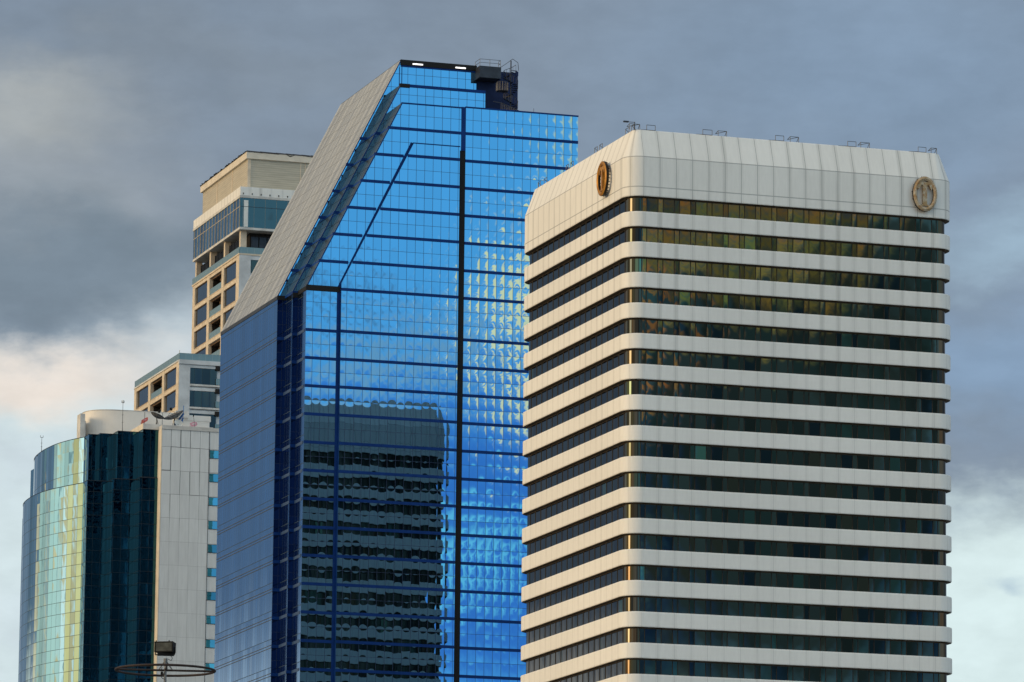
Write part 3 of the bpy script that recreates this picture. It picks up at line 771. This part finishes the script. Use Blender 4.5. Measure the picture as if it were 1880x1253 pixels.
far_up = [(-6.0, 51.2), (-9.65, 51.2), (-9.65, 45.6)]
lo_steps = [(0.05, -.25), (-3.0, -.25), (-3.0, 3.3 - .3), (-6.7, 3.0), (-6.7, 6.3), (-10.2, 6.3), (-10.2, 9.2)]
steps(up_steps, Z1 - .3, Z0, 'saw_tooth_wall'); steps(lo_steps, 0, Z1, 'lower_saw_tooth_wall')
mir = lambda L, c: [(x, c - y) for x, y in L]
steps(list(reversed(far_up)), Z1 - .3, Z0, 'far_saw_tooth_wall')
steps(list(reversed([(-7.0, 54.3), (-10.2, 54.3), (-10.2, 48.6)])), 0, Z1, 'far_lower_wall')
b = MB(); pts = [Vector(p) for p in up_steps] + resample(up_curve, 1.3)[1:] + [Vector((-9.65, 51.2)), Vector((0, 51.2))]
b.face([(p[0], p[1], Z0 - .01) for p in pts[::-1]])
pts = [Vector(p) for p in lo_steps] + resample(lo_curve, 1.3)[1:] + [Vector((-10.2, 54.3)), Vector((0, 54.3))]
b.face([(p[0], p[1], Z1 - .01) for p in pts[::-1]]); b.build('roof', M['roof'], TT)
# thin dark coping following the top edge
for L_, zz in ((up_steps, Z0), ([tuple(p) for p in resample(up_curve, 1.3)], Z0), (lo_steps, Z1), ([tuple(p) for p in resample(lo_curve, 1.3)], Z1)):
    b = MB(); b.path([(p[0], p[1], zz) for p in L_], .06, 4); b.build('coping', M['steel_dark'], TT)
# white panelled service shaft
b = MB(); b.box(.05, 14, -2.1, 30, 0, 132.05); b.build('service_shaft', M['grey_wall'], TT)
b = MB(); b.box(-.02, .12, -2.12, 0, 0, 131.9); b.build('shaft_sunlit_side', M['cream'], TT)  # thin cream skin colours the white shaft's left side as sunlit
b = MB(); b.box(-2.65, 9.1, -.25, .05, 132.02, 132.9); b.box(-2.65, -2.35, .06, 10, 132.02, 133.0); b.box(.0, 14, -2.25, -.27, 131.9, 132.5); b.build('parapet', M['concrete'], TT)
b = MB(); b.box(-2.66, -2.60, .04, 9.9, 132.03, 132.98); b.build('parapet_sunlit_side', M['cream'], TT)  # cream sheet paints warm sunlight onto the parapet's left face
k = 0
for i in range(24):
    zt_ = 128.81 - 3.872 * i
    if zt_ < 30: break
    b = MB(); b.box(8.14, 9.9, -2.16, -2.08, zt_ - 1.25, zt_)
    o = b.build('window', M['teal_win'], TT)
    f_ = MB(); f_.box(8.06, 9.95, -2.19, -2.09, zt_, zt_ + .07); f_.box(8.06, 9.95, -2.19, -2.09, zt_ - 1.32, zt_ - 1.25); f_.build('frame', M['steel_dark'], o)
b = MB(); b.box(7.98, 8.04, -2.14, -2.09, 60, 131.8); b.build('movement_joint', M['steel_dark'], TT)
# rounded rooftop plant house
dr = [(-7.6, 24.), (-8.0, 20.5), (-7.75, 18.4), (-7.0, 16.9), (-5.8, 15.95), (-4.1, 15.35), (-2.2, 15.1), (0.0, 15.0), (4.2, 15.0), (7.6, 15.0)]
rs_ = [tuple(p) for p in resample(dr, .5)]
b = MB()
for a, c in zip(rs_[:-1], rs_[1:]):
    b.face([(a[0], a[1], 131), (c[0], c[1], 131), (c[0], c[1], 137.45), (a[0], a[1], 137.45)])
b.face([(p[0], p[1], 137.44) for p in rs_[::-1]] [::-1] + [(7.6, 24, 137.44)])
b.build('plant_house', M['drum'], TT, True)
b = MB(); b.path([(p[0], p[1] - .02, 137.45) for p in rs_], .07, 4); b.build('plant_house_coping', M['concrete'], TT)
b = MB(); b.box(1.28, 1.33, 14.97, 15.05, 131, 137.4); b.box(4.3, 4.35, 14.97, 15.05, 131, 137.4); b.build('plant_house_joint', M['steel_dark'], TT)
b = MB(); b.box(-9.55, -8.75, 15.2, 17.5, 131, 136.5); b.box(-9.0, -8.2, 17.0, 19, 131, 135.6); b.build('stair_fin', M['concrete'], TT)
b = MB(); b.box(5.9, 10.6, 8, 12, 131, 135.2); b.box(5.4, 10.8, 7.9, 12.1, 135.2, 136.1); b.build('lift_motor_room', M['drum'], TT)
b = MB(); b.box(4.6, 6.8, 7.0, 8.6, 135.5, 136.6); b.box(4.9, 5.4, 8, 9, 131, 135.5); b.build('lift_room_canopy', M['concrete'], TT)
# red painted marks on the walls
def mark(cx, cz, v, mats, tl):
    e = thing_part('painted_mark', TT)
    b = MB()
    for (ox, oz, rx, rz, mi) in ((0, 0, .62, .36, 0), (.18, .30, .40, .16, 0), (-.35, -.42, .36, .22, 0)):
        pts = []
        for k in range(14):
            a = 2 * pi * k / 14; px = rx * cos(a) * (1 + .15 * sin(3 * a)); pz = rz * sin(a) * (1 + .2 * cos(2 * a))
            q = (px * cos(tl) - pz * sin(tl), px * sin(tl) + pz * cos(tl))
            pts.append((cx + ox + q[0], v - .012 * (1 + abs(ox) * 2), cz + oz + q[1]))
        b.face(pts, mi)
    b.build('red_shape', [mats[0]], e)
    b = MB(); b.face([(cx - .30, v - .05, cz - .04), (cx + .30, v - .05, cz + .06), (cx + .26, v - .05, cz + .20), (cx - .24, v - .05, cz + .10)]); b.build('highlight', [mats[1]], e)
mark(1.35, 135.95, 15, (M['red_logo'], M['pink_logo']), .5)
mark(7.9, 134.6, 8, (M['pink_logo'], M['white_paint']), 0)
# antennas, dishes: things of their own standing on the roof
def loc_T(u, v, z): 
    return (-57.4379 + u * cos(GR) - v * sin(GR), 820 + u * sin(GR) + v * cos(GR), z)
def antenna(u, v, z0, z1, label, top):
    t = thing('lightning_rod', label, 'antenna', loc_T(u, v, z0), GR, 'lightning rods on the teal tower roof')
    b = MB(); b.tube((0, 0, 0), (0, 0, z1 - z0), .05, 6, 0, .03); 
    for q in (.35, .6): b.tube((-.15, 0, (z1 - z0) * q), (.15, 0, (z1 - z0) * q), .02, 4)
    b.build('mast', M['steel_dark'], t)
    b = MB(); b.tube((-.22, 0, z1 - z0), (.22, 0, z1 - z0), .04, 5); b.tube((-.22, 0, z1 - z0), (-.22, 0, z1 - z0 + .35), .035, 5); b.tube((.22, 0, z1 - z0), (.22, 0, z1 - z0 + .35), .035, 5)
    b.build('fork', M['steel_dark'], t)
    if top:
        b = MB(); b.box(-.1, .12, -.1, .1, z1 - z0 + .06, z1 - z0 + .4); b.build('beacon', M['white_paint'], t)
antenna(-4.85, 5, 131.98, 137.0, 'tall thin rod with small white beacon before the rounded plant house', True)
antenna(-12.75, 29.5, 131.98, 134.4, 'short thin rod with forked tip at the left edge of the curved glass roof', False)
def dish(cu, cv, z, rad, tilt_u, tilt_v, label, mat, depth=.18, feed=True, ribs=True, leg=True, group='satellite dishes on the teal tower roof'):
    t = thing('satellite_dish', label, 'satellite dish', loc_T(cu, cv, 132.5), GR, group)
    b = MB(); q = Vector((tilt_u, tilt_v, 1)).normalized().to_track_quat('Z', 'Y')
    c0 = Vector((0, 0, z - 132.5)); NR, NA = 5, 20
    def pt(i, k):
        r = rad * i / NR; a = 2 * pi * k / NA; return c0 + q @ Vector((r * cos(a), r * sin(a), depth * rad * (i / NR) ** 2 * 2 - depth * rad))
    for i in range(NR):
        for k in range(NA):
            if i == 0: b.face([pt(0, 0), pt(1, k), pt(1, k + 1)])
            else: b.face([pt(i, k), pt(i + 1, k), pt(i + 1, k + 1), pt(i, k + 1)])
    b.build('reflector', mat, t)
    if ribs:
        b = MB()
        for k in range(0, NA, 2): b.path([pt(i, k) - q @ Vector((0, 0, .04)) for i in range(NR + 1)], .035, 4)
        b.path([pt(NR, k) for k in range(NA)], .05, 4, 0, True); b.build('rib_frame', M['steel_dark'], t)
    if feed:
        f_ = c0 + q @ Vector((0, 0, rad * .62)); b = MB(); b.tube(f_, f_ + q @ Vector((0, 0, .45)), .2, 8)
        for k in (0, 7, 13): b.tube(pt(4, k), f_, .02, 4)
        b.build('feed_horn', M['lamp_black'], t)
    b = MB(); b.tube((0, 0, -.4), tuple(c0 - q @ Vector((0, 0, depth * rad))), .09, 6)
    if leg: b.tube((-.5, 0, -.4), tuple(c0 * .8), .04, 4); b.tube((.5, 0, -.4), tuple(c0 * .8), .04, 4)
    b.build('stand', M['grey_rail'], t)
dish(.45, 3.0, 134.75, 1.15, .42, -.05, 'smaller black mesh dish tilted to the right, left of the large one', M['mesh_dish'])
dish(3.35, 3.2, 134.95, 1.75, -.50, -.12, 'large black mesh dish tilted to the left on the white shaft roof', M['mesh_dish'])
dish(3.95, 2.6, 133.7, .75, .25, -1.6, 'small solid white dish standing upright beneath the large mesh dish', M['white_paint'], .25, False, False, False)
t = thing('steel_strut', 'blue painted diagonal steel support leaning behind the large mesh dish', 'strut', loc_T(4.3, 3.6, 132.3), GR)
b = MB(); b.tube((-1.2, 0, .5), (.75, 0, 3.3), .16, 4); b.tube((.6, 0, 1.2), (.75, 0, 4.6), .06, 5); b.tube((-.4, 0, .2), (.7, 0, 2.6), .12, 4); b.build('beam', M['blue_paint'], t)
t = thing('signal_pole', 'thin leaning dark pole with a small head on the white shaft roof', 'pole', loc_T(5.8, -.4, 132.4), GR)
b = MB(); b.tube((.2, 0, 0), (-.1, 0, 2.3), .03, 5); b.build('pole', M['steel_dark'], t)
b = MB(); b.tube((-.12, 0, 2.1), (-.06, 0, 2.45), .10, 6); b.build('head', M['lamp_black'], t)

# ================================================================== STEPPED APARTMENT TOWER
AT = thing('apartment_tower', 'cream-framed apartment tower with glazed lounge on top, rising behind the teal tower', 'tower', (-58.304, 880, 0), GR)
FA = 4.05
def bays(ul, ztop, n, right_u1, nm):
    """left face at x=ul with three bays along y, n storeys down from ztop"""
    z0 = ztop - FA * n
    P_ = ((0, 2.0), (10.5, 12.05), (20.5, 22.1), (31.0, 32.6))
    b = MB()
    for a, c in P_: b.box(ul, ul + .7, a, c, z0, ztop)
    b.build('pier', M['apt_frame'], AT)
    for k in range(n):
        zt_ = ztop - FA * k
        b = MB(); b.box(ul + .04, ul + .6, .02, 32.5, zt_ - .85, zt_); b.box(ul - .02, ul + .04, .0, 32.6, zt_ - .12, zt_ - .03); b.build('floor_beam', M['apt_frame'], AT)
        for (a, c) in ((2.0, 10.5), (22.1, 31.0)):
            b = MB(); b.box(ul + .30, ul + .38, a, c, zt_ - FA + .02, zt_ - .85); o = b.build('window', M['apt_glass'], AT)
            b = MB(); b.box(ul + .12, ul + .29, a, c, zt_ - FA, zt_ - FA + .16); b.box(ul + .2, ul + .3, a, c, zt_ - .95, zt_ - .86); b.build('sill', M['brownsoffit'], o)
        # recessed balcony
        B = thing_part('balcony', AT); a, c = 12.05, 20.5
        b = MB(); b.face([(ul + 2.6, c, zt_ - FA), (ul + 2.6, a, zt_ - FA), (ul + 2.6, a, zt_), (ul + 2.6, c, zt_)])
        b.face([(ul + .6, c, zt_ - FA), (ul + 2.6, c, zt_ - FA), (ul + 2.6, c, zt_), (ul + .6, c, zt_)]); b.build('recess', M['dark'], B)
        b = MB(); b.face([(ul + .6, a, zt_ - .84), (ul + .6, c, zt_ - .84), (ul + 2.6, c, zt_ - .84), (ul + 2.6, a, zt_ - .84)][::-1])
        for q in range(5): b.box(ul + .45 + q * .3, ul + .55 + q * .3, a, c, zt_ - 1.15 - .02 * q, zt_ - .86)
        b.build('ceiling', M['brownsoffit'], B)
        b = MB()
        rnd = random.Random(k * 5 + n)
        for q in range(5):
            yy = a + .6 + q * 1.1; hh = .8 + rnd.random() * .9
            b.box(ul + 1.2, ul + 1.9, yy, yy + .5, zt_ - 1.0 - hh, zt_ - 1.0 - hh + .5); b.tube((ul + 1.3, yy, zt_ - 3), (ul + 1.3, yy, zt_ - .9), .05, 4)
        b.build('service_pipes', M['brownsoffit'], B)
        b = MB(); b.box(ul + .10, ul + .16, a, c, zt_ - FA + .05, zt_ - FA + 1.15); b.build('balustrade', M['rail_glass'], B)
ut = 10.5
bays(ut, 173.8, 8, 30, 't'); bays(0., 154.05, 6, ut, 'a')
# right-facing walls
b = MB(); b.box(.0, 2.0, -.12, .3, 120, 154.05); b.box(ut + .02, ut + 2.1, -.1, .3, 120, 173.8); b.build('corner_pier', M['apt_wall'], AT)
b = MB(); b.box(-.05, 11, -.35, .4, 153.35, 154.1); b.box(-.1, .3, .4, 32.6, 153.85, 154.12); b.build('annex_parapet', M['apt_wall'], AT)
for k in range(7):
    zt_ = 154.05 - FA * k
    b = MB(); b.box(2.0, 6.6, -.05, .3, zt_ - 1.25, zt_ - .72) ; b.build('window_head', M['apt_wall'], AT)
    b = MB(); b.box(2.0, 6.9, .15, .25, zt_ - FA - .1, zt_ - 1.25); o = b.build('window', M['apt_front'], AT)
    b = MB(); b.box(2.0, 7.6, -.15, .3, zt_ - FA - .42, zt_ - FA - .1); b.build('window_ledge', M['concrete'], AT)
    b = MB(); b.box(6.65, 7.6, -.25, .3, zt_ - 1.5, zt_ - .75); b.tube((6.9, -.3, zt_ - 1.1), (6.9, -.25, zt_ - 1.1), .25, 8); b.build('air_conditioner', M['dark'], AT)
    b = MB(); b.box(6.7, 10.4, -.1, -.02, zt_ - FA + .0, zt_ - FA + 1.1); b.build('balustrade', M['rail_glass'], AT)
for k in range(6):
    zt_ = 173.6 - FA * k
    b = MB(); b.box(ut + 2.1, 30, .15, .25, zt_ - FA + .9, zt_ - .8); b.build('window', M['apt_front'], AT)
    b = MB(); b.box(ut + 2.1, 30, -.02, .3, zt_ - .8, zt_); b.build('window_head', M['apt_wall'], AT)
b = MB(); b.box(2.7, 34, .32, 32, 0, 153.4); b.box(.7, 2.69, .32, 11.9, 0, 153.4); b.box(.7, 2.69, 20.6, 32, 0, 153.4); b.box(ut + .7, ut + 2.64, .32, 11.9, 155, 173.4); b.box(ut + .7, ut + 2.64, 20.6, 32, 155, 173.4); b.box(ut + 2.65, 40, .32, 32, 120, 173.6); b.build('core', M['apt_wall'], AT)
# roof-edge glass rails
b = MB(); b.box(.02, .08, 0, 32.5, 154.15, 155.25); b.box(.1, 10.4, .02, .08, 154.15, 155.3); b.build('roof_balustrade', M['rail_glass'], AT)
b = MB(); b.path([(.05, 32.5, 155.28), (.05, .05, 155.28), (10.4, .05, 155.33)], .04, 4); b.tube((4., .05, 154), (4., .05, 155.3), .04, 4); b.tube((.05, .05, 154), (.05, .05, 155.8), .05, 4); b.build('roof_handrail', M['rail_glass'], AT)
b = MB(); b.box(ut - .1, ut + 20, -.15, 33, 173.55, 173.85); b.build('terrace_slab', M['apt_frame'], AT)
b = MB(); b.box(ut - .06, ut, .0, 32.8, 173.85, 174.98); b.box(ut + .02, 30, -.1, -.04, 173.85, 174.98); b.build('terrace_balustrade', M['rail_glass'], AT)
for q in (0.4, 11, 21, 31.2):
    b = MB(); b.box(ut + .3, ut + 1.4, q, q + .9, 173.85, 178.4); b.build('column', M['apt_frame'], AT)
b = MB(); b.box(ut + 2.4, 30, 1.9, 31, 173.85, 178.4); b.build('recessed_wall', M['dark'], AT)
b = MB()
for q in range(30): b.box(ut + 1.0, ut + 1.2, 1.6 + q * 1.0, 1.85 + q * 1.0, 173.85, 177.2)
for q in range(5): b.box(ut + 2.6 + q * 1.5, ut + 3.9 + q * 1.5, 1.7, 1.85, 174.2, 177.3)
b.build('screen_fins', M['steel_dark'], AT)
bx, by = 10.3, -.8
b = MB(); b.box(bx - .05, 32, by - .05, 32.1, 178.0, 178.42); b.build('lounge_floor', M['concrete'], AT)
b = MB(); b.face([(bx, 32, 178.4), (bx, by, 178.4), (bx, by, 183.7), (bx, 32, 183.7)]); b.build('lounge_side_glazing', M['lounge_glass'], AT)
b = MB(); b.face([(bx, by, 178.4), (32, by, 178.4), (32, by, 183.7), (bx, by, 183.7)]); b.build('lounge_front_glazing', M['lounge_front'], AT)
b = MB()
for q in range(16): b.box(bx - .07, bx, by + .3 + q * 2.1, by + .36 + q * 2.1, 178.4, 183.7)
b.box(bx - .04, bx, by, 32, 182.1, 182.18)
b.build('lounge_side_mullions', M['apt_frame'], AT)
b = MB(); b.box(10.98, 11.76, by - .03, by + .02, 178.5, 183.3); b.build('white_blind', M['white_paint'], AT)
b = MB(); b.box(bx, 32, by - .04, by + .02, 182.1, 182.18); b.build('lounge_transom', M['steel_dark'], AT)
b = MB(); b.box(bx - .12, 32, by - .12, 32.1, 183.7, 184.15); b.build('lounge_fascia', M['concrete'], AT)
b = MB(); b.box(bx - .04, 32, by - .04, 32.05, 184.15, 185.7); b.build('roof_parapet', M['white_band'], AT)
for q in range(6):
    b = MB(); b.box(10.75 + q * 1.62, 10.9 + q * 1.62, by - .12, by - .03, 184.3, 184.6); b.build('drain_spout', M['dark'], AT)
px_, py_ = 12.55, 2.8
b = MB(); b.box(px_, 32, py_, 34.5, 185.5, 191.6); b.build('penthouse_screen', M['corr'], AT)
for q in ((px_ - .08, px_ + .5, py_ - .08, py_), (px_ - .06, px_, 13.3, 13.65), (px_ - .06, px_, 24, 24.35), (22.2, 22.35, py_ - .06, py_), (23.1, 23.2, py_ - .06, py_)):
    b = MB(); b.box(*q, 185.6, 191.6); b.build('screen_post', M['apt_frame'], AT)
b = MB(); b.box(px_ - .4, 32, py_ - .4, 34.9, 191.6, 192.75); b.build('roof_fascia', M['cream'], AT)
b = MB(); rnd = random.Random(3)
for q in range(26):
    y0_ = py_ + q * 1.25; hh = .1 + rnd.random() * .35
    b.face([(px_ - .5 - rnd.random() * .35, y0_, 192.85 + rnd.random() * .1), (px_ - .3, y0_ + 1.3, 192.8), (px_ + .3, y0_ + 1.2, 192.95 + hh), (px_ + .2, y0_, 192.9 + hh)])
x_ = px_ - .4
while x_ < 30:
    L_ = 1.5 + rnd.random() * 2; sg = rnd.random() * .28
    b.face([(x_, py_ - .45, 192.75), (x_ + L_, py_ - .45, 192.75 - sg * .5), (x_ + L_ * .9, py_ - .2, 193.0), (x_, py_ - .2, 193.05)])
    if rnd.random() < .5: b.face([(x_, py_ - .43, 192.78), (x_ + L_ * .5, py_ - .44, 192.25 + rnd.random() * .2), (x_ + L_, py_ - .43, 192.7), (x_ + L_ * .5, py_ - .42, 192.6)])
    x_ += L_ * .85
b.build('torn_roof_felt', M['tarp'], AT)

# ================================================================== HIGH MAST LIGHT
ML = thing('high_mast_light', 'steel lamp mast with wide rusty ring and one black floodlight at the bottom', 'lamp post', (-12.183, 180, 0), R(6))
zc = 21.68
b = MB(); b.tube((0, 0, 0), (0, 0, zc + .42), .16, 12, 0, .045); b.build('pole', M['pole'], ML, True)
RG = thing_part('ring_crown', ML)
for r_, hh in ((1.76, 0.0),):
    b = MB(); b.path([(r_ * cos(2 * pi * k / 64), r_ * sin(2 * pi * k / 64), zc + hh) for k in range(64)], .042, 8, 0, True); b.build('ring', M['ring'], RG, True)
b = MB(); b.tube((-1.76, 0, zc), (1.76, 0, zc), .038, 8); b.tube((0, -1.76, zc), (0, 1.76, zc), .03, 6)
b.build('cross_bars', M['ring'], RG)
b = MB()
for (p, q) in ((-.24, 0), (.26, 0), (0, -.3), (.08, .25)): b.tube((p, q, zc), (0, 0, zc + .36), .028, 6)
b.tube((0, 0, zc + .26), (0, 0, zc + .42), .07, 8); b.build('braces', M['pole'], RG)
FL = thing_part('floodlight', ML)
def fl(p, q, t): return (-.09 + p, t, q)
zf = 22.50
b = MB(); yaw = R(-20)
def rot(p): return (-.02 + p[0] * cos(yaw) - p[1] * sin(yaw), p[0] * sin(yaw) + p[1] * cos(yaw), zf + p[2])
# tapered housing: open front frame to smaller rear
fr = [(-.34, -.20, -.19), (.34, -.20, -.19), (.34, -.20, .19), (-.34, -.20, .19)]
bk = [(-.32, .24, -.18), (.32, .24, -.18), (.32, .24, .17), (-.32, .24, .17)]
inn = [(-.30, -.20, -.15), (.30, -.20, -.15), (.30, -.20, .15), (-.30, -.20, .15)]
for k in range(4):
    k2 = (k + 1) % 4
    b.face([rot(fr[k]), rot(bk[k]), rot(bk[k2]), rot(fr[k2])][::-1]); b.face([rot(fr[k]), rot(fr[k2]), rot(inn[k2]), rot(inn[k])])
b.face([rot(p) for p in bk[::-1]]); b.build('housing', M['lamp_black'], FL)
b = MB(); b.face([rot((p[0], -.185, p[2])) for p in inn]); b.build('glass', plain('floodlight_glass', (.045, .05, .045), .25, .3, .5, 3), FL)
b = MB(); b.box(-.28, .30, -.14, .18, zf - .29, zf - .17); b.path([rot((-.36, 0, .0)), rot((-.36, 0, -.26)), rot((.36, 0, -.26)), rot((.36, 0, 0))], .022, 5)
b.tube(rot((-.28, -.18, .18)), rot((-.28, -.18, .23)), .02, 5); b.tube(rot((.2, -.18, .18)), rot((.2, -.18, .23)), .02, 5)
b.build('bracket', M['lamp_black'], FL)
b = MB()
b.path([(.15, -.05, zf - .27), (.24, -.05, zf - .38), (.20, -.05, zf - .48), (.08, -.04, zf - .42)], .010, 5)
b.path([(-.12, -.06, zc + .1), (-.16, -.06, zc - .12), (-.12, -.06, zc - .28), (-.02, -.06, zc - .33)], .012, 5)
b.build('cables', M['lamp_black'], ML)
b = MB(); b.box(-.16, -.08, -.08, 0, zc - .16, zc - .06); b.build('junction_box', M['lamp_black'], ML)
